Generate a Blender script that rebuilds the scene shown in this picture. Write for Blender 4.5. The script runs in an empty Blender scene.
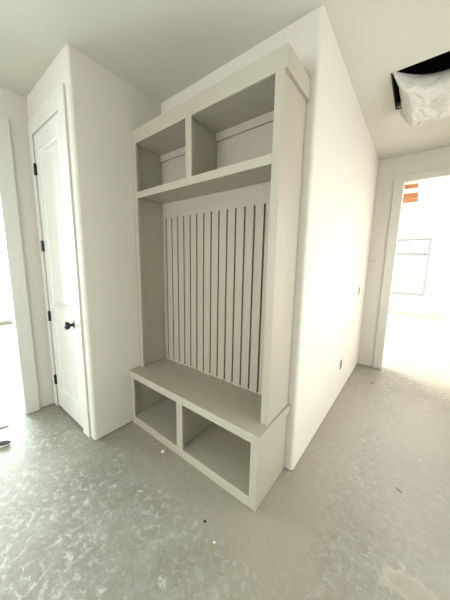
import bpy, bmesh, math, random
from mathutils import Vector, Matrix, noise

random.seed(7)
C = bpy.context.scene.collection

# ---------------------------------------------------------------- materials
def new_mat(name):
    m = bpy.data.materials.new(name); m.use_nodes = True
    nt = m.node_tree
    b = nt.nodes['Principled BSDF']
    return m, nt, b

def paint(name, col, rough=.55, bump=0.0, scale=220, var=.02, spec=.3):
    m, nt, b = new_mat(name)
    N, L = nt.nodes, nt.links
    tc = N.new('ShaderNodeTexCoord')
    nz = N.new('ShaderNodeTexNoise'); nz.inputs['Scale'].default_value = 2.3; nz.inputs['Detail'].default_value = 4
    L.new(tc.outputs['Object'], nz.inputs['Vector'])
    mx = N.new('ShaderNodeMix'); mx.data_type = 'RGBA'
    mx.inputs['A'].default_value = (*[c*(1-var) for c in col], 1)
    mx.inputs['B'].default_value = (*[min(1, c*(1+var)) for c in col], 1)
    L.new(nz.outputs['Fac'], mx.inputs['Factor'])
    L.new(mx.outputs['Result'], b.inputs['Base Color'])
    b.inputs['Roughness'].default_value = rough
    b.inputs['Specular IOR Level'].default_value = spec
    if bump:
        n2 = N.new('ShaderNodeTexNoise'); n2.inputs['Scale'].default_value = scale; n2.inputs['Detail'].default_value = 2
        L.new(tc.outputs['Object'], n2.inputs['Vector'])
        bp = N.new('ShaderNodeBump'); bp.inputs['Strength'].default_value = bump; bp.inputs['Distance'].default_value = .004
        L.new(n2.outputs['Fac'], bp.inputs['Height']); L.new(bp.outputs['Normal'], b.inputs['Normal'])
    return m

WALL = (.585, .558, .500)
M = {}
M['wall'] = paint('wall_paint', WALL, .6, .25, 90)
M['ceil'] = paint('ceiling_paint', (.53, .52, .455), .7, .2, 70)
M['trim'] = paint('trim_paint', (.58, .567, .52), .35, 0, spec=.45)
M['door'] = paint('door_paint', (.61, .61, .575), .33, 0, spec=.45)
M['cab'] = paint('greige_cabinet_paint', (.375, .347, .282), .42, .03, 60, .025)
M['black'] = paint('black_metal', (.008, .008, .009), .35, 0, spec=.5)
M['dark'] = paint('dark_gap', (.045, .038, .03), .9, 0)
M['duct'] = paint('dark_duct_lining', (.018, .015, .016), .9, 0)
M['duct_edge'] = paint('grey_duct_edge', (.16, .14, .135), .7, 0)
M['blue_box'] = paint('grey_box_plastic', (.26, .26, .25), .6, 0)
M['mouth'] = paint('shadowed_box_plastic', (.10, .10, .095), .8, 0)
M['backlit_vinyl'] = paint('backlit_window_vinyl', (.20, .20, .205), .4, 0)  # white vinyl, greyed to paint in its backlit shade
M['vinyl'] = paint('white_vinyl', (.80, .82, .84), .3, 0)
M['chip'] = paint('plaster_chip', (.8, .78, .72), .8, 0)
M['grit'] = paint('dark_grit', (.03, .028, .022), .9, 0)
M['brown'] = paint('brown_clod', (.14, .09, .05), .9, 0)
M['paper'] = paint('offcut_face', (.50, .48, .45), .7, 0)
M['ins'] = paint('roof_lining', (.62, .58, .50), .9, 0)
M['ground'] = paint('dry_ground', (.55, .53, .47), .95, .3, 6, .1)
M['fence'] = paint('weathered_fence', (.34, .33, .31), .9, 0, var=.1)
M['roofing'] = paint('shingle', (.25, .25, .25), .9, 0, var=.1)
M['foliage'] = paint('leaf_green', (.17, .19, .15), .9, 0, var=.2)
M['siding'] = paint('house_siding', (.42, .41, .39), .9, 0)

def wood_mat():
    m, nt, b = new_mat('raw_lumber'); N, L = nt.nodes, nt.links
    tc = N.new('ShaderNodeTexCoord'); mp = N.new('ShaderNodeMapping'); mp.inputs['Scale'].default_value = (1.5, 14, 14)
    L.new(tc.outputs['Object'], mp.inputs['Vector'])
    nz = N.new('ShaderNodeTexNoise'); nz.inputs['Scale'].default_value = 2.2; nz.inputs['Detail'].default_value = 6; nz.inputs['Distortion'].default_value = .8
    L.new(mp.outputs['Vector'], nz.inputs['Vector'])
    r = N.new('ShaderNodeValToRGB')
    r.color_ramp.elements[0].position = .3; r.color_ramp.elements[0].color = (.085, .030, .012, 1)
    r.color_ramp.elements[1].position = .7; r.color_ramp.elements[1].color = (.26, .105, .040, 1)
    L.new(nz.outputs['Fac'], r.inputs['Fac']); L.new(r.outputs['Color'], b.inputs['Base Color'])
    b.inputs['Roughness'].default_value = .8
    return m
M['wood'] = wood_mat()
M['dark_backing'] = paint('dark_brown_backing', (.085, .068, .042), .8, 0)  # even dark brown for the board behind the slat gaps

def floor_mat():
    m, nt, b = new_mat('dusty_concrete'); N, L = nt.nodes, nt.links
    tc = N.new('ShaderNodeTexCoord')
    def nz(scale, detail, rough=.55, dist=0.0, off=(0, 0, 0)):
        mp = N.new('ShaderNodeMapping'); mp.inputs['Location'].default_value = off
        L.new(tc.outputs['Object'], mp.inputs['Vector'])
        n = N.new('ShaderNodeTexNoise'); n.inputs['Scale'].default_value = scale; n.inputs['Detail'].default_value = detail
        n.inputs['Roughness'].default_value = rough; n.inputs['Distortion'].default_value = dist
        L.new(mp.outputs['Vector'], n.inputs['Vector']); return n.outputs['Fac']
    def ramp(f, p0, p1):
        r = N.new('ShaderNodeMapRange'); r.clamp = True
        r.inputs['From Min'].default_value = p0; r.inputs['From Max'].default_value = p1
        L.new(f, r.inputs['Value']); return r.outputs['Result']
    def mth(op, a, c):
        n = N.new('ShaderNodeMath'); n.operation = op
        for i, v in enumerate((a, c)):
            if isinstance(v, float): n.inputs[i].default_value = v
            else: L.new(v, n.inputs[i])
        return n.outputs[0]
    def mix(f, A, B):
        n = N.new('ShaderNodeMix'); n.data_type = 'RGBA'
        L.new(f, n.inputs['Factor'])
        for k, v in (('A', A), ('B', B)):
            if isinstance(v, tuple): n.inputs[k].default_value = (*v, 1)
            else: L.new(v, n.inputs[k])
        return n.outputs['Result']
    big = ramp(nz(1.7, 6, .68, .3), .38, .62)
    col = mix(big, (0.211, 0.200, 0.165), (0.271, 0.256, 0.217))
    # warm sandy stretch of dust and cooler trowelled cement
    warm = ramp(nz(.9, 3, .5, .4, (3, 1, 0)), .45, .7)
    col = mix(mth('MULTIPLY', warm, .5), col, (0.282, 0.254, 0.200))
    # mid size mottling
    mid = ramp(nz(6, 8, .74, .3, (1, 5, 0)), .48, .62)
    col = mix(mth('MULTIPLY', mid, .42), col, (0.349, 0.339, 0.304))
    # splashes of drywall mud, gathered in drifts
    drift = ramp(nz(3.2, 5, .65, .4, (7, 2, 0)), .36, .60)
    spl = ramp(nz(26, 9, .74, .3, (2, 9, 0)), .525, .60)
    sp = mth('MULTIPLY', spl, drift)
    col = mix(mth('MULTIPLY', sp, .50), col, (0.499, 0.492, 0.456))
    vor = N.new('ShaderNodeTexVoronoi'); vor.inputs['Scale'].default_value = 11; vor.inputs['Randomness'].default_value = 1
    mpv = N.new('ShaderNodeMapping'); L.new(tc.outputs['Object'], mpv.inputs['Vector'])
    ad = N.new('ShaderNodeVectorMath'); ad.operation = 'ADD'
    nn = N.new('ShaderNodeTexNoise'); nn.inputs['Scale'].default_value = 14; nn.inputs['Detail'].default_value = 4
    L.new(tc.outputs['Object'], nn.inputs['Vector'])
    sc = N.new('ShaderNodeVectorMath'); sc.operation = 'SCALE'; sc.inputs['Scale'].default_value = .09
    L.new(nn.outputs['Color'], sc.inputs[0]); L.new(mpv.outputs['Vector'], ad.inputs[0]); L.new(sc.outputs[0], ad.inputs[1])
    L.new(ad.outputs[0], vor.inputs['Vector'])
    spots = mth('SUBTRACT', 1.0, ramp(vor.outputs['Distance'], .10, .24))
    sel = N.new('ShaderNodeSeparateColor'); L.new(vor.outputs['Color'], sel.inputs[0])
    pick = ramp(sel.outputs[0], .62, .64)
    spots = mth('MULTIPLY', mth('MULTIPLY', spots, pick), ramp(nz(60, 3, .6), .35, .55))
    col = mix(mth('MULTIPLY', spots, .75), col, (0.533, 0.526, 0.490))
    sp2 = ramp(nz(48, 8, .75, .3, (6, 3, 0)), .55, .64)
    col = mix(mth('MULTIPLY', sp2, .38), col, (0.50, 0.49, 0.45))
    # fine speckle
    fine = ramp(nz(95, 4, .65), .60, .68)
    col = mix(mth('MULTIPLY', fine, .5), col, (0.482, 0.469, 0.430))
    dk = ramp(nz(55, 4, .6, 0, (4, 4, 0)), .66, .76)
    col = mix(mth('MULTIPLY', dk, .45), col, (0.169, 0.158, 0.130))
    # one long smear of plaster and one rusty scuff, each with its own outline
    geo = N.new('ShaderNodeTexCoord')
    def blob(cx, cy, ang, rx, ry, edge0, edge1, amt=.6):
        mp = N.new('ShaderNodeMapping'); mp.vector_type = 'TEXTURE'
        mp.inputs['Location'].default_value = (cx, cy, 0); mp.inputs['Rotation'].default_value = (0, 0, ang); mp.inputs['Scale'].default_value = (rx, ry, 1)
        L.new(geo.outputs['Object'], mp.inputs['Vector'])
        ln = N.new('ShaderNodeVectorMath'); ln.operation = 'LENGTH'; L.new(mp.outputs['Vector'], ln.inputs[0])
        d = mth('ADD', ln.outputs['Value'], mth('MULTIPLY', mth('SUBTRACT', nz(22, 5, .7), .5), amt))
        return mth('SUBTRACT', 1.0, ramp(d, edge0, edge1)), d
    sand = (0.310, 0.282, 0.225)
    for args in ((-.45, -.10, -.03, 1.0, .20, .6, 1.15, .8), (.20, 1.0, 0, .20, 1.5, .6, 1.15, .8), (.12, .12, -.5, .26, .22, .5, 1.2, .8)):
        bs, _ = blob(*args)
        col = mix(mth('MULTIPLY', bs, .72), col, sand)
    lit_bay, _ = blob(.95, .9, .25, .75, 1.5, .5, 1.2, .9)  # stronger light on the right-hand floor, painted in as a paler patch
    col = mix(mth('MULTIPLY', lit_bay, .6), col, (0.430, 0.421, 0.391))
    b1, d1 = blob(.70, .15, .25, .115, .062, .75, 1.0, 1.1)
    col = mix(mth('MULTIPLY', b1, .5), col, (0.395, 0.372, 0.310))
    rim = mth('MULTIPLY', mth('MULTIPLY', ramp(d1, .55, .8), b1), ramp(nz(9, 4, .6, .5, (5, 5, 0)), .40, .56))
    col = mix(mth('MULTIPLY', rim, .95), col, (0.463, 0.440, 0.372))
    b2, _ = blob(-.085, -.30, -.9, .045, .018, .5, 1.0)
    col = mix(mth('MULTIPLY', b2, .5), col, (0.349, 0.282, 0.158))
    b3, _ = blob(.64, .70, -.5, .03, .010, .55, 1.0, 1.2)
    col = mix(mth('MULTIPLY', b3, .75), col, (0.051, 0.051, 0.051))
    b4, _ = blob(-.93, -.295, .2, .035, .012, .5, 1.0, 1.0)
    col = mix(mth('MULTIPLY', b4, .5), col, (0.124, 0.107, 0.079))
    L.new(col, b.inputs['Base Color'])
    ro = N.new('ShaderNodeMapRange'); ro.inputs['To Min'].default_value = .42; ro.inputs['To Max'].default_value = .62
    L.new(mid, ro.inputs['Value']); L.new(ro.outputs[0], b.inputs['Roughness'])
    b.inputs['Specular IOR Level'].default_value = .4
    hgt = mth('ADD', mth('MULTIPLY', sp, .6), mth('MULTIPLY', nz(16, 5, .6, .8), .5))
    hgt = mth('ADD', hgt, mth('MULTIPLY', rim, .6))
    bp = N.new('ShaderNodeBump'); bp.inputs['Strength'].default_value = .35; bp.inputs['Distance'].default_value = .006
    L.new(hgt, bp.inputs['Height']); L.new(bp.outputs['Normal'], b.inputs['Normal'])
    return m
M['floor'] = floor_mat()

def glass_mat():
    m, nt, b = new_mat('window_glass'); N, L = nt.nodes, nt.links
    t = N.new('ShaderNodeBsdfTransparent'); g = N.new('ShaderNodeBsdfGlossy'); g.inputs['Roughness'].default_value = .02
    fr = N.new('ShaderNodeFresnel'); fr.inputs['IOR'].default_value = 1.3
    mx = N.new('ShaderNodeMixShader'); L.new(fr.outputs[0], mx.inputs[0]); L.new(t.outputs[0], mx.inputs[1]); L.new(g.outputs[0], mx.inputs[2])
    L.new(mx.outputs[0], N['Material Output'].inputs['Surface'])
    return m
M['glass'] = glass_mat()

def plastic_mat():
    m, nt, b = new_mat('milky_plastic_film'); N, L = nt.nodes, nt.links
    b.inputs['Base Color'].default_value = (.74, .72, .66, 1)
    b.inputs['Roughness'].default_value = .22
    b.inputs['Specular IOR Level'].default_value = .7
    tc = N.new('ShaderNodeTexCoord')
    mp = N.new('ShaderNodeMapping'); mp.inputs['Scale'].default_value = (8, 22, 22); mp.inputs['Rotation'].default_value = (.3, .5, .4)
    L.new(tc.outputs['Object'], mp.inputs['Vector'])
    nz = N.new('ShaderNodeTexNoise'); nz.inputs['Scale'].default_value = 1.3; nz.inputs['Detail'].default_value = 6; nz.inputs['Distortion'].default_value = 2.0
    L.new(mp.outputs['Vector'], nz.inputs['Vector'])
    bp = N.new('ShaderNodeBump'); bp.inputs['Strength'].default_value = .7; bp.inputs['Distance'].default_value = .02
    L.new(nz.outputs['Fac'], bp.inputs['Height']); L.new(bp.outputs['Normal'], b.inputs['Normal'])
    t = N.new('ShaderNodeBsdfTranslucent'); t.inputs['Color'].default_value = (.8, .78, .70, 1)
    mx = N.new('ShaderNodeMixShader'); mx.inputs[0].default_value = .25
    L.new(b.outputs[0], mx.inputs[1]); L.new(t.outputs[0], mx.inputs[2]); L.new(mx.outputs[0], N['Material Output'].inputs['Surface'])
    return m
M['plastic'] = plastic_mat()

# ---------------------------------------------------------------- mesh helpers
class MB:
    def __init__(s): s.bm = bmesh.new()
    def box(s, x0, x1, y0, y1, z0, z1, bev=0.0, seg=1):
        t = bmesh.new()
        bmesh.ops.create_cube(t, size=1)
        for v in t.verts:
            v.co = Vector(((x0+x1)/2+v.co.x*(x1-x0), (y0+y1)/2+v.co.y*(y1-y0), (z0+z1)/2+v.co.z*(z1-z0)))
        if bev: bmesh.ops.bevel(t, geom=t.edges[:], offset=bev, segments=seg, profile=.5, affect='EDGES')
        s.merge(t); return s
    def prism(s, poly, z0, z1):
        t = bmesh.new()
        a = [t.verts.new((x, y, z0)) for x, y in poly]; b = [t.verts.new((x, y, z1)) for x, y in poly]
        n = len(poly)
        t.faces.new(a[::-1]); t.faces.new(b)
        for i in range(n): t.faces.new((a[i], a[(i+1) % n], b[(i+1) % n], b[i]))
        bmesh.ops.recalc_face_normals(t, faces=t.faces[:])
        s.merge(t); return s
    def lathe(s, prof, mat=Matrix(), n=28):
        t = bmesh.new(); rings = []
        for r, z in prof:
            rings.append([t.verts.new((r*math.cos(2*math.pi*i/n), r*math.sin(2*math.pi*i/n), z)) for i in range(n)])
        for A, B in zip(rings, rings[1:]):
            for i in range(n): t.faces.new((A[i], A[(i+1) % n], B[(i+1) % n], B[i]))
        t.faces.new(rings[0][::-1]); t.faces.new(rings[-1])
        bmesh.ops.recalc_face_normals(t, faces=t.faces[:])
        bmesh.ops.transform(t, matrix=mat, verts=t.verts[:])
        s.merge(t); return s
    def tube(s, pts, r, n=8):
        t = bmesh.new(); rings = []
        pts = [Vector(p) for p in pts]
        for i, p in enumerate(pts):
            d = (pts[min(i+1, len(pts)-1)]-pts[max(i-1, 0)]).normalized()
            u = d.orthogonal().normalized(); w = d.cross(u)
            rings.append([t.verts.new(p+u*r*math.cos(2*math.pi*k/n)+w*r*math.sin(2*math.pi*k/n)) for k in range(n)])
        for A, B in zip(rings, rings[1:]):
            for i in range(n): t.faces.new((A[i], A[(i+1) % n], B[(i+1) % n], B[i]))
        t.faces.new(rings[0][::-1]); t.faces.new(rings[-1])
        bmesh.ops.recalc_face_normals(t, faces=t.faces[:])
        s.merge(t); return s
    def merge(s, t):
        me = bpy.data.meshes.new('tmp'); t.to_mesh(me); t.free(); s.bm.from_mesh(me); bpy.data.meshes.remove(me)
    def build(s, name, mat, parent=None, smooth=False, origin=None):
        if origin: bmesh.ops.translate(s.bm, vec=-Vector(origin), verts=s.bm.verts[:])
        me = bpy.data.meshes.new(name); s.bm.to_mesh(me); s.bm.free()
        me.materials.append(mat)
        if smooth:
            for p in me.polygons: p.use_smooth = True
        o = bpy.data.objects.new(name, me); C.objects.link(o)
        if parent: o.parent = parent
        if origin: o.location = origin
        return o

def tag(o, label=None, cat=None, group=None, kind=None):
    for k, v in (('label', label), ('category', cat), ('group', group), ('kind', kind)):
        if v: o[k] = v
    return o

def empty(name, loc=(0, 0, 0)):
    o = bpy.data.objects.new(name, None); C.objects.link(o); o.location = loc; return o

def arc(cx, cy, r, a0, a1, n=8):
    return [(cx+r*math.cos(math.radians(a0+(a1-a0)*i/n)), cy+r*math.sin(math.radians(a0+(a1-a0)*i/n))) for i in range(n+1)]

def struct(o): o['kind'] = 'structure'; return o

# ---------------------------------------------------------------- measures (m)
ZC = 2.739          # ceiling
XW = .056           # hall face of the wall beside the cabinet
YW = .392           # wall behind the cabinet
XL = -1.273         # closet side face
YC = -.322          # closet front
XLEFT = -2.116      # left wall
YH = 2.767          # wall with the doorway at the end of the hall
GAP = .008          # drywall stops above the slab
T = .115
YB = -3.4           # wall behind the camera
XR = 1.75           # wall on the right of the hall
YF = 8.12           # end of the far room
XFR = 1.275         # right wall of the far room

# ---------------------------------------------------------------- setting
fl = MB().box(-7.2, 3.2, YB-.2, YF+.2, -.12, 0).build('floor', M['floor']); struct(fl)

# ceiling of the mudroom and hall, with the square opening
HX0, HX1, HY0, HY1 = .290, .90, 1.143, 1.652
c = MB()
c.box(XLEFT-T, HX0, YB-.12, YH+T, ZC, ZC+.014)
c.box(HX1, XR+T, YB-.12, YH+T, ZC, ZC+.014)
c.box(HX0, HX1, YB-.12, HY0, ZC, ZC+.014)
c.box(HX0, HX1, HY1, YH+T, ZC, ZC+.014)
struct(c.build('ceiling', M['ceil']))

def bull(o):
    for p in o.data.polygons: p.use_smooth = False
    return o

R = .022
# wall between cabinet alcove and hall (round corner bead)
poly = [(-.06, YW), (XW-R, YW)] + arc(XW-R, YW+R, R, -90, 0)[1:] + [(XW, YH), (-.06, YH)]
w = MB().prism(poly, GAP, ZC)
w.prism([(-.045, YW+.018), (XW-.016, YW+.018), (XW-.016, YH), (-.045, YH)], 0, GAP+.01)
struct(w.build('wall_hall', M['wall']))
w = MB().box(XLEFT-T, -.06, YW, YW+T, GAP, ZC).box(XLEFT-T, -.06, YW+.016, YW+T-.016, 0, GAP+.01)
struct(w.build('wall_back', M['wall']))
# closet side with round corner
poly = [(XL, YW), (XL-.12, YW), (XL-.12, YC), (XL-R, YC)] + arc(XL-R, YC+R, R, -90, 0)[1:]
w = MB().prism(poly, GAP, ZC)
w.prism([(XL-.016, YW), (XL-.104, YW), (XL-.104, YC+.016), (XL-.016, YC+.016)], 0, GAP+.01)
struct(w.build('wall_closet_side', M['wall']))
DX0, DX1, DZ = -2.036, -1.456, 2.426
w = MB().box(XLEFT, XL-.12, YC, YC+T, DZ+.022, ZC)
w.box(XLEFT, DX0-.022, YC, YC+T, GAP, DZ+.022).box(XLEFT, DX0-.022, YC+.016, YC+T-.016, 0, GAP+.01)
struct(w.build('wall_closet_front', M['wall']))

# left wall with cased opening
OY0, OY1, OZ = -2.0, -.560, 2.418
w = MB()
w.box(XLEFT-T, XLEFT, OY1+.02, YW, GAP, ZC)
w.box(XLEFT-T, XLEFT, YB, OY0-.02, GAP, ZC)
w.box(XLEFT-T, XLEFT, OY0-.02, OY1+.02, OZ+.02, ZC)
w.box(XLEFT-T+.016, XLEFT-.016, OY1+.02, YW, 0, GAP+.01).box(XLEFT-T+.016, XLEFT-.016, YB, OY0-.02, 0, GAP+.01)
struct(w.build('wall_left', M['wall']))

# wall at the end of the hall with a cased doorway
QX0, QX1, QZ = .350, 1.165, 2.424
w = MB()
w.box(-3.0, QX0-.02, YH, YH+T, GAP, ZC)
w.box(QX1+.02, XR, YH, YH+T, GAP, ZC)
w.box(QX0-.02, QX1+.02, YH, YH+T, QZ+.02, ZC)
w.box(-3.0, QX0-.02, YH+.016, YH+T-.016, 0, GAP+.01).box(QX1+.02, XR, YH+.016, YH+T-.016, 0, GAP+.01)
struct(w.build('wall_far', M['wall']))

def wall_with_window(name, axis, face, thick, a0, a1, win, ztop=ZC):
    """straight wall with one rectangular window; win = (lo, hi, z0, z1)"""
    w = MB(); lo, hi, z0, z1 = win
    def bx(p0, p1, q0, q1):
        f0, f1 = sorted((face, face+thick))
        if axis == 'X': w.box(f0, f1, p0, p1, q0, q1)
        else: w.box(p0, p1, f0, f1, q0, q1)
    bx(a0, lo, GAP, ztop); bx(hi, a1, GAP, ztop); bx(lo, hi, GAP, z0); bx(lo, hi, z1, ztop)
    s = .016 if thick > 0 else -.016
    face += s; thick -= 2*s
    bx(a0, a1, 0, GAP+.005)
    return struct(w.build(name, M['wall']))

WIN_R = (-.3, 2.2, .35, 2.2)
wall_with_window('wall_right', 'X', XR, T, YB, YH, WIN_R)
WIN_B = (-1.9, .8, .55, 2.0)
wall_with_window('wall_front', 'Y', YB, -T, XLEFT, XR, WIN_B)
# room through the left opening
struct(MB().box(-6.6, XLEFT-T, -4.2, 2.0, ZC, ZC+.014).build('ceiling', M['ceil']))
WIN_L = (-3.4, .9, .05, 2.5)
wall_with_window('wall_side_room_end', 'X', -6.4, -T, -4.2, 2.0, WIN_L)
struct(MB().box(-6.4, XLEFT-T, 1.9, 2.0, 0, ZC).build('wall_side_room_back', M['wall']))
struct(MB().box(-6.4, XLEFT-T, -4.2, -4.1, 0, ZC).build('wall_side_room_front', M['wall']))
# far room
WIN_F = (-.02, .865, .53, 2.215)
wall_with_window('wall_far_room_end', 'Y', YF, .14, -3.0, XFR+T, WIN_F)
struct(MB().box(XFR, XFR+T, YH+T, YF, 0, ZC).build('wall_far_room_right', M['wall']))
FILL_WIN_FL = (3.1, 6.9, .5, 2.35)  # unseen window, added to brighten the far room and hall
wall_with_window('wall_far_room_left', 'X', -3.0, -T, YH+T, YF, FILL_WIN_FL)
# ceiling of the far room with an open strip under the framing
GX0, GX1, GY0, GY1 = -.75, .460, 3.45, 7.20
c = MB()
c.box(-3.0, GX0, YH+T, YF, ZC, ZC+.014).box(GX1, XFR+T, YH+T, YF, ZC, ZC+.014)
c.box(GX0, GX1, YH+T, GY0, ZC, ZC+.014).box(GX0, GX1, GY1, YF, ZC, ZC+.014)
struct(c.build('ceiling', M['ceil']))
c = MB()
c.box(GX0-.02, GX0, GY0, GY1, ZC+.014, 3.3).box(GX1, GX1+.02, GY0, GY1, ZC+.014, 3.3)
c.box(GX0-.02, GX1+.02, GY1, GY1+.02, ZC+.014, 3.3).box(GX0-.02, GX1+.02, GY0-.02, GY0, ZC+.014, 3.3)
c.box(GX0-.02, GX1+.02, GY0-.02, GY1+.02, 3.3, 3.32)
struct(c.build('trim_1', M['ins']))
for i, (y, lab) in enumerate(((4.40, 'raw orange wood joist in the far room ceiling, nearest the doorway head'),
                              (5.56, 'raw orange wood joist in the far room ceiling, farther from the doorway head'))):
    j = MB().box(GX0, GX1, y, y+.04, ZC+.003, ZC+.185, .002).build('ceiling_joist', M['wood'])
    tag(j, lab, 'joist', 'joists in the far room ceiling')

# casings and jambs ------------------------------------------------------
def bar(m, *a): m.box(*a, .004, 2)
t = MB()   # closet door casing and jambs
y0, y1 = YC-.014, YC
bar(t, DX1+.002, -1.342, y0, y1, .004, 2.541)
bar(t, XLEFT+.003, DX0-.002, y0, y1, .004, 2.541)
bar(t, DX0-.004, DX1+.004, y0, y1, DZ+.002, 2.541)
t.box(DX1+.001, DX1+.021, YC, YC+T, .001, DZ+.021).box(DX0-.021, DX0-.001, YC, YC+T, .001, DZ+.021).box(DX0-.001, DX1+.001, YC, YC+T, DZ+.001, DZ+.021)
t.box(DX1-.012, DX1+.001, YC+.04, YC+.075, .001, DZ+.001).box(DX0-.001, DX0+.012, YC+.04, YC+.075, .001, DZ+.001).box(DX0, DX1, YC+.04, YC+.075, DZ-.011, DZ+.001)
struct(t.build('trim_2', M['trim']))
t = MB()   # left opening
x0, x1 = XLEFT, XLEFT+.018
bar(t, x0, x1, OY1-.004, -.458, .003, 2.515)
bar(t, x0, x1, OY0-.100, OY0+.004, .003, 2.515)
bar(t, x0, x1, OY0+.004, OY1-.004, OZ-.004, 2.515)
t.box(XLEFT-T, XLEFT, OY1, OY1+.02, .002, OZ+.02).box(XLEFT-T, XLEFT, OY0-.02, OY0, .002, OZ+.02).box(XLEFT-T, XLEFT, OY0, OY1, OZ, OZ+.02)
struct(t.build('trim_3', M['trim']))
t = MB()   # hall doorway
bar(t, .248, QX0-.003, YH-.018, YH, .004, 2.511)
bar(t, QX1+.003, QX1+.103, YH-.018, YH, .004, 2.511)
bar(t, QX0-.003, QX1+.003, YH-.018, YH, QZ+.003, 2.511)
t.box(QX0-.02, QX0, YH, YH+T, .003, QZ+.02).box(QX1, QX1+.02, YH, YH+T, .003, QZ+.02).box(QX0, QX1, YH, YH+T, QZ, QZ+.02)
struct(t.build('trim_4', M['trim']))

# closet door ------------------------------------------------------------
def panel_door():
    m = MB(); dx0, dx1, z0, z1 = DX0+.003, DX1-.003, .018, DZ-.003
    yf, yb = YC-.001, YC+.034
    px0, px1 = dx0+.088, dx1-.088
    panels = ((.205, .850), (1.008, 2.305))
    m.box(dx0, px0, yf, yb, z0, z1, .0015).box(px1, dx1, yf, yb, z0, z1, .0015)
    zs = [z0]+[v for p in panels for v in p]+[z1]
    for a, b in zip(zs[::2], zs[1::2]): m.box(px0, px1, yf, yb, a, b)
    t = bmesh.new()
    for a, b in panels:                       # moulded, raised field
        loops = []
        for ins, dep in ((0, 0), (.004, .006), (.016, .011), (.030, .011), (.052, .003)):
            loops.append([t.verts.new((x, yf+dep, z)) for x, z in ((px0+ins, a+ins), (px1-ins, a+ins), (px1-ins, b-ins), (px0+ins, b-ins))])
        for A, B in zip(loops, loops[1:]):
            for i in range(4): t.faces.new((A[i], A[(i+1) % 4], B[(i+1) % 4], B[i]))
        t.faces.new(loops[-1])
    bmesh.ops.recalc_face_normals(t, faces=t.faces[:])
    for f in t.faces:
        if f.normal.y > 0.01: f.normal_flip()
    m.merge(t)
    return m.build('door_1', M['door'])
door = struct(panel_door())
for z in (2.163, 1.533, .902, .281):
    h = MB().lathe([(.0065, -.046), (.0065, .046)], Matrix.Translation((DX0+.001, YC-.010, z)), 14)
    h.box(DX0+.002, DX0+.017, YC-.0045, YC-.0012, z-.044, z+.044)
    h.box(DX0-.012, DX0-.002, YC-.0175, YC-.0142, z-.044, z+.044)
    h.lathe([(.003, .046), (.0045, .049), (.002, .053)], Matrix.Translation((DX0+.001, YC-.010, z)), 12)
    tag(h.build('hinge', M['black'], door), 'black butt hinge')
kn = MB()
prof = [(.033, 0), (.033, .004), (.029, .008), (.013, .010), (.0105, .028), (.0125, .034), (.022, .039), (.0275, .047), (.0285, .055), (.025, .063), (.016, .068), (.004, .0695)]
kn.lathe(prof, Matrix.Translation((-1.478, YC-.001, .919)) @ Matrix.Rotation(math.pi/2, 4, 'X') @ Matrix.Scale(1.08, 4), 32)
tag(kn.build('door_knob', M['black'], door, smooth=True), 'round black door knob on a round rose')

# far room window ----------------------------------------------------------
def window(name, lo, hi, z0, z1, axis='Y', at=YF, depth=.07, inward=-1, mat='vinyl'):
    """frame, two sashes with glass; at = inner wall face"""
    fr = MB(); sa = MB(); gl = MB()
    def bx(m, p0, p1, d0, d1, q0, q1, b=.003):
        e0, e1 = sorted((at-inward*d0, at-inward*d1))
        if axis == 'Y': m.box(p0, p1, e0, e1, q0, q1, b)
        else: m.box(e0, e1, p0, p1, q0, q1, b)
    f = .035
    bx(fr, lo, lo+f, .03, .115, z0, z1); bx(fr, hi-f, hi, .03, .115, z0, z1)
    bx(fr, lo+f, hi-f, .03, .115, z0, z0+f); bx(fr, lo+f, hi-f, .03, .115, z1-f, z1)
    o = struct(fr.build(name, M[mat]))
    zm = z0+(z1-z0)*.405; s = .04
    for a, b, d in ((z0+f, zm+.02, .045), (zm-.02, z1-f, .075)):
        bx(sa, lo+f, lo+f+s, d, d+.028, a, b); bx(sa, hi-f-s, hi-f, d, d+.028, a, b)
        bx(sa, lo+f+s, hi-f-s, d, d+.028, a, a+s); bx(sa, lo+f+s, hi-f-s, d, d+.028, b-s, b)
        bx(gl, lo+f+s, hi-f-s, d+.012, d+.016, a+s, b-s, 0)
    sa.build('window_sash', M[mat], o); gl.build('window_pane', M['glass'], o)
    return o
window('window_1', *WIN_F, mat='backlit_vinyl')
window('window_2', *WIN_R, axis='X', at=XR)
window('window_3', *WIN_B, at=YB, inward=1)
window('window_4', *WIN_L, axis='X', at=-6.4, inward=1)
window('added_window_5', *FILL_WIN_FL, axis='X', at=-3.0, inward=1)  # frame of the unseen window added for far room light
# sill and stool of the far window
struct(MB().box(WIN_F[0]-.04, WIN_F[1]+.04, YF-.03, YF+.03, WIN_F[2]-.022, WIN_F[2], .004).build('trim_5', M['trim']))

# outdoors behind the far window -------------------------------------------
struct(MB().box(-30, 30, YF+.3, 60, -.45, -.30).build('ground', M['ground']))
fz = MB()
for i in range(90):
    x = -7+i*.155; fz.box(x, x+.145, 17.0, 17.02, -.28, 1.32+random.uniform(-.015, .015), .003)
fz.box(-7, 7, 17.02, 17.06, .1, .2).box(-7, 7, 17.02, 17.06, .95, 1.05)
tag(fz.build('fence', M['fence']), 'pale board fence outside, seen through the far room window', 'fence')
ho = empty('house', (-1.2, 30, -.3))
hb = MB().box(-4, 2.2, 0, 6, -.02, 2.9).build('wall', M['siding'], ho)
t = MB(); t.prism([(-4.4, -.4), (2.6, -.4), (2.6, 6.4), (-4.4, 6.4)], 2.9, 3.02)
rb = bmesh.new()
v = [rb.verts.new(p) for p in ((-4.4, -.4, 3.02), (2.6, -.4, 3.02), (2.6, 6.4, 3.02), (-4.4, 6.4, 3.02), (-2.2, 3, 4.6), (.4, 3, 4.6))]
for f in ((0, 1, 5, 4), (1, 2, 5), (2, 3, 4, 5), (3, 0, 4)): rb.faces.new([v[i] for i in f])
t.merge(rb)
t.build('roof', M['roofing'], ho)
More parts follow.
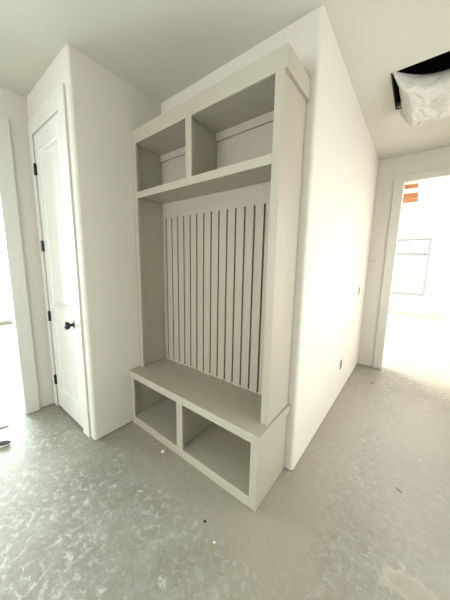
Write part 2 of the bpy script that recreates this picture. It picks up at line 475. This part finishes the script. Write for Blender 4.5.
tag(ho, 'faint neighbouring house with a hipped roof beyond the fence', 'house')

# ---------------------------------------------------------------- built-in bench cabinet
cab = empty('hall_tree', (0, 0, 0))
tag(cab, 'greige built-in mudroom bench cabinet with slatted back, two cubbies above and two below', 'mudroom bench')
cm = M['cab']
e = .0018
L0 = XL+.002
yw = YW-.002
HB = .4915
# base
b = MB()
for x0, x1 in ((L0, -1.224), (-.677, -.614), (-.048, 0)):
    b.box(x0, x1, 0, .02, .070, .4335, e)
b.box(L0, 0, 0, .02, .0015, .070, e)
b.build('base_face_frame', cm, cab)
b = MB().box(L0, L0+.019, .02, yw, .0015, .4345, e).build('base_side_panel', cm, cab)
b = MB().box(-.0205, -.0015, .0195, yw, .0015, .4345, e).build('base_side_panel', cm, cab)
MB().box(L0+.019, -.0205, .02, yw-.012, .052, .0695, e).build('base_floor', cm, cab)
MB().box(-.655, -.636, .02, yw-.012, .0695, .4345, e).build('base_divider', cm, cab)
MB().box(L0+.019, -.0205, yw-.012, yw, .0015, .4345).build('base_back', cm, cab)
MB().box(L0, .014, -.013, yw, .4345, HB, .002, 2).build('bench_seat', cm, cab)
# upper
YU = .098
b = MB()
b.box(L0, -1.223, YU, YU+.02, HB, 2.309, e).box(-.046, 0, YU, YU+.02, HB, 2.309, e)
b.box(-.666, -.612, YU, YU+.02, 1.957, 2.309, e)
b.box(-1.223, -.046, YU, YU+.02, 1.908, 1.957, e)
b.build('upper_face_frame', cm, cab)
b = MB()
b.box(L0, .0155, YU-.0015, YU+.0185, 2.307, 2.406, e)
b.box(-.0015, .0155, YU+.0185, yw, 2.307, 2.406, e)
b.box(L0, -.0015, YU+.0185, yw, 2.385, 2.406)
b.build('crown_board', cm, cab)
MB().box(-.0205, -.0015, YU+.0195, yw, HB, 2.384, e).build('upper_side_panel', cm, cab)
MB().box(L0, L0+.019, YU+.0195, yw, HB, 2.384, e).build('upper_side_panel', cm, cab)
MB().box(L0+.019, -.0205, YU+.02, yw-.02, 1.920, 1.955, e).build('cubby_shelf', cm, cab)
MB().box(-.648, -.630, YU+.02, yw-.02, 1.955, 2.310, e).build('cubby_divider', cm, cab)
MB().box(L0+.019, -.0205, YU+.02, yw-.02, 2.310, 2.327, e).build('cubby_top', cm, cab)
MB().box(L0+.019, -.0205, yw-.020, yw-.006, 1.920, 2.384).build('cubby_back', cm, cab)
MB().box(L0+.0195, -.6485, yw-.037, yw-.0205, 2.258, 2.3095, e).build('nailer_strip', cm, cab)
MB().box(-.6295, -.021, yw-.037, yw-.0205, 2.258, 2.3095, e).build('nailer_strip', cm, cab)
# slatted back: slats between dark gaps, one pattern
s = MB(); yf = .366
s.box(L0+.019, -.0205, yf, yf+.016, 1.793, 1.9195)
s.box(L0+.019, -.0205, yf, yf+.016, HB, .503)
xs = [-1.206+.0756*i for i in range(16)]
g = .0070
edges = [L0+.019]+[v for x in xs for v in (x-g, x+g)]+[-.0205]
for a, d in zip(edges[::2], edges[1::2]): s.box(a, d, yf, yf+.016, .503, 1.793)
MB().box(L0+.019, -.0205, yw-.0075, yw, HB, 1.9195).build('back_board', M['dark_backing'], cab)
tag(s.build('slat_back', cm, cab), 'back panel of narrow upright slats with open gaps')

# ---------------------------------------------------------------- ceiling opening, duct and plastic
d = MB()
zt = ZC+.34
d.box(HX0-.02, HX0, HY0-.02, HY1+.02, ZC+.014, zt).box(HX1, HX1+.02, HY0-.02, HY1+.02, ZC+.014, zt)
d.box(HX0, HX1, HY0-.02, HY0, ZC+.014, zt).box(HX0, HX1, HY1, HY1+.02, ZC+.014, zt)
d.box(HX0-.02, HX1+.02, HY0-.02, HY1+.02, zt, zt+.02)
du = tag(d.build('duct_box', M['duct']), 'dark duct box above the square hole in the hall ceiling', 'duct')
r = MB()
r.box(HX0+.001, HX0+.004, HY0+.002, HY1-.002, ZC-.004, ZC+.05).box(HX0+.004, HX1, HY1-.005, HY1-.002, ZC-.002, ZC+.05)
tag(r.build('duct_flange', M['duct_edge'], du), 'grey metal edge of the duct')

def sheet():
    t = bmesh.new(); NU, NV = 90, 70
    def lerp(a, b, f): return a+(b-a)*f
    V = []
    x0, x1 = .296, .915
    # section in (y, z): near edge, upright face, crease, sagging belly, far side, far edge
    sec = [(1.150, 2.752), (1.155, 2.722), (1.175, 2.668), (1.225, 2.622), (1.35, 2.596), (1.50, 2.570), (1.60, 2.560), (1.66, 2.585), (1.685, 2.65), (1.665, 2.725), (1.64, 2.752)]
    def S(v):
        f = v*(len(sec)-1); i = min(int(f), len(sec)-2); k = f-i
        P = [sec[max(i-1, 0)], sec[i], sec[i+1], sec[min(i+2, len(sec)-1)]]
        return [.5*(2*P[1][q]+(P[2][q]-P[0][q])*k+(2*P[0][q]-5*P[1][q]+4*P[2][q]-P[3][q])*k*k+(3*P[1][q]-P[0][q]-3*P[2][q]+P[3][q])*k**3) for q in (0, 1)]
    for iu in range(NU+1):
        u = iu/NU
        row = []
        prof = min(1, (math.sin(math.pi*min(u*2.6+.02, .5)))**.55)*min(1, math.sin(math.pi*min((1-u)*2.6+.02, .5))**.55)
        for iv in range(NV+1):
            v = iv/NV
            y, z = S(v)
            low = (2.752-z)/.19
            k = min(1, max(0, (x0+(x1-x0)*u-.31)/.30)); shift = .205*k*(2-k)*max(0, 1-v/.55)      # near edge drifts back to the right
            x = lerp(x0, x1, u)
            x += .048*low*(1-u)**3*min(1, v*3)
            zz = 2.752-(2.752-z)*prof
            p = Vector((x*7, y*7+3, zz*7))
            n1 = noise.noise(p*1.0); n2 = noise.noise(Vector((x*26+n1*2, y*9, zz*14)))
            n3 = noise.noise(Vector((x*14, y*50, zz*60+n1*3)))
            amp = min(1, low*3)
            zz += amp*(.012*n1+.010*n2*(.4+v)+.005*n3)
            yy = y+shift+amp*(.010*noise.noise(p*1.7+Vector((9, 0, 0)))+.008*n2)
            row.append(t.verts.new((x+amp*.006*n3, yy, zz)))
        V.append(row)
    for i in range(NU):
        for j in range(NV):
            t.faces.new((V[i][j], V[i+1][j], V[i+1][j+1], V[i][j+1]))
    m = MB(); m.merge(t)
    o = m.build('plastic_sheet', M['plastic'], smooth=True)
    so = o.modifiers.new('thickness', 'SOLIDIFY'); so.thickness = .0012
    return o
tag(sheet(), 'crumpled milky plastic sheet sagging from the square hole in the hall ceiling', 'plastic sheet')

# ---------------------------------------------------------------- small things on the hall walls
def elec_box(y0, y1, z0, z1, label):
    m = MB(); x0 = XW-.002
    f = .004
    m.box(x0, x0+.005, y0, y0+f, z0, z1).box(x0, x0+.005, y1-f, y1, z0, z1).box(x0, x0+.005, y0+f, y1-f, z0, z0+f).box(x0, x0+.005, y0+f, y1-f, z1-f, z1)
    o = m.build('electrical_box', M['blue_box'])
    MB().box(x0-.002, x0+.0035, y0+f, y1-f, z0+f, z1-f).build('box_mouth', M['mouth'], o)
    tag(o, label, 'electrical box', 'open electrical boxes in the hall wall')
elec_box(1.600, 1.668, .318, .418, 'small open electrical box low on the hall wall, near the floor')
elec_box(2.245, 2.315, 1.055, 1.150, 'small open electrical box at switch height on the hall wall')
wst = MB().tube([(.060, YH-.004, 1.479), (.085, YH-.016, 1.474), (.105, YH-.020, 1.477), (.135, YH-.012, 1.472), (.140, YH+.002, 1.472)], .0055)
wst.tube([(.085, YH-.016, 1.474), (.1, YH-.022, 1.49), (.112, YH-.018, 1.476)], .004)
tag(wst.build('wire_stub', M['paper'], smooth=True), 'short grey wire stub on the wall left of the hall doorway', 'wire')

# ---------------------------------------------------------------- bits on the slab
def lump(name, loc, r, mat, label, cat, sx=1, sy=1, sz=.5, ang=0):
    t = bmesh.new(); bmesh.ops.create_icosphere(t, subdivisions=3, radius=r)
    for v in t.verts:
        n = noise.noise(v.co/r*1.1+Vector(loc)*13)
        v.co *= 1+.35*n
        v.co = Vector((v.co.x*sx, v.co.y*sy, v.co.z*sz))
    zmin = min(v.co.z for v in t.verts)
    for v in t.verts: v.co.z -= zmin
    m = MB(); m.merge(t)
    o = m.build(name, mat, smooth=True); o.location = loc; o.rotation_euler = (0, 0, ang)
    return tag(o, label, cat)
lump('plaster_chip', (-.775, -.052, 0), .0115, M['chip'], 'small white plaster chip on the slab just in front of the bench base', 'chip')
lump('pebble', (-.191, -.218, 0), .0075, M['grit'], 'tiny dark pebble on the slab near the bench front corner', 'pebble')
lump('plaster_crumb', (-.085, -.262, 0), .006, M['chip'], 'tiny pale plaster crumb beside the dark pebble', 'chip')
lump('grit_lump', (.305, 2.22, 0), .010, M['brown'], 'small brown lump on the floor in front of the hall doorway', 'debris', 1.5, 1, .6)

def strip(pts, w, h, name, mat, label, cap=None):
    """tapered flat offcut along pts (two ends)"""
    t = bmesh.new()
    a, d = Vector(pts[0]), Vector(pts[1])
    u = (d-a).normalized(); s = Vector((-u.y, u.x, 0))
    n = 10; rows = []
    for i in range(n+1):
        f = i/n; p = a.lerp(d, f); ww = w*(1-.75*max(0, (f-.6)/.4)**1.5); bend = .004*math.sin(f*5)
        rows.append([t.verts.new(p+s*k*ww/2+Vector((0, 0, zz+bend*(zz > .001)))) for k, zz in ((-1, .0008), (1, .0008), (1, h), (-1, h))])
    for A, B in zip(rows, rows[1:]):
        for k in range(4): t.faces.new((A[k], A[(k+1) % 4], B[(k+1) % 4], B[k]))
    t.faces.new(rows[0]); t.faces.new(rows[-1])
    bmesh.ops.recalc_face_normals(t, faces=t.faces[:])
    m = MB(); m.merge(t)
    o = m.build(name, mat)
    tag(o, label, 'offcut', 'offcuts on the floor by the left opening')
    return o
o = strip([(-1.93, -1.00, 0), (-1.752, -.752, 0)], .085, .018, 'wood_offcut', M['paper'], 'larger grey offcut with a dark tip on the floor by the left opening')
tip = MB().prism([(-1.812, -.800), (-1.775, -.752), (-1.742, -.738), (-1.736, -.752), (-1.768, -.805), (-1.80, -.835)], .0185, .026).build('tip', M['grit'], o); tip['label'] = 'dark tip'
strip([(-2.12, -.86, 0), (-2.035, -.700, 0)], .03, .012, 'wood_offcut', M['paper'], 'thinner offcut lying farther back, closest to the left opening')

# ---------------------------------------------------------------- light
W = bpy.data.worlds.new('World'); bpy.context.scene.world = W; W.use_nodes = True
bg = W.node_tree.nodes['Background']
bg.inputs['Color'].default_value = (.86, .95, 1.0, 1); bg.inputs['Strength'].default_value = 4.4

def area(name, loc, rot, sx, sy, power, col):
    l = bpy.data.lights.new(name, 'AREA'); l.shape = 'RECTANGLE'; l.size = sx; l.size_y = sy; l.energy = power; l.color = col
    o = bpy.data.objects.new(name, l); C.objects.link(o); o.location = loc; o.rotation_euler = rot
    return o
H = math.pi/2
def win_light(name, win, axis, at, direction, power, col):
    lo, hi, z0, z1 = win
    if axis == 'X':
        return area(name, (at, (lo+hi)/2, (z0+z1)/2), (0, H*(1 if direction < 0 else -1), 0), z1-z0, hi-lo, power, col)
    return area(name, ((lo+hi)/2, at, (z0+z1)/2), (H*(-1 if direction < 0 else 1), 0, 0), hi-lo, z1-z0, power, col)
win_light('daylight_right', WIN_R, 'X', XR+.2, -1, 30, (1, .80, .60))
win_light('daylight_front', WIN_B, 'Y', YB-.2, 1, 88, (1, .98, .93))
win_light('daylight_side_room', WIN_L, 'X', -6.7, 1, 1080, (.83, 1, .97))
win_light('fill_far_room', FILL_WIN_FL, 'X', -3.25, 1, 1600, (1, .97, .91))  # added fill through the unseen left window

sun = bpy.data.lights.new('sun', 'SUN'); sun.energy = 7; sun.angle = .01; sun.color = (1, .96, .9)
so_ = bpy.data.objects.new('sun', sun); C.objects.link(so_); so_.location = (2, 20, 12)
so_.rotation_euler = Vector((.05, .78, .62)).to_track_quat('Z', 'Y').to_euler()
# ---------------------------------------------------------------- camera
cam = bpy.data.cameras.new('Camera'); co = bpy.data.objects.new('Camera', cam); C.objects.link(co)
yaw, pitch, roll, fpx = 0.66118, -0.15399, 0.01739, 242.21949
fw = Vector((-math.sin(yaw)*math.cos(pitch), math.cos(yaw)*math.cos(pitch), math.sin(pitch)))
rt = Vector((math.cos(yaw), math.sin(yaw), 0)); up = rt.cross(fw)
r2 = rt*math.cos(roll)+up*math.sin(roll); u2 = -rt*math.sin(roll)+up*math.cos(roll)
co.matrix_world = Matrix(((r2.x, u2.x, -fw.x, .5761), (r2.y, u2.y, -fw.y, -1.0585), (r2.z, u2.z, -fw.z, 1.4190), (0, 0, 0, 1)))
cam.sensor_fit = 'VERTICAL'; cam.sensor_height = 36; cam.lens = fpx/600*36; cam.clip_start = .02; cam.clip_end = 200
bpy.context.scene.camera = co
sc = bpy.context.scene
sc.view_settings.view_transform = 'Standard'; sc.view_settings.look = 'None'; sc.view_settings.gamma = 1; sc.view_settings.exposure = 0
sc.view_settings.use_curve_mapping = False
sc.cycles.max_bounces = 16; sc.cycles.diffuse_bounces = 10; sc.cycles.sample_clamp_indirect = 8
sc.cycles.use_denoising = True
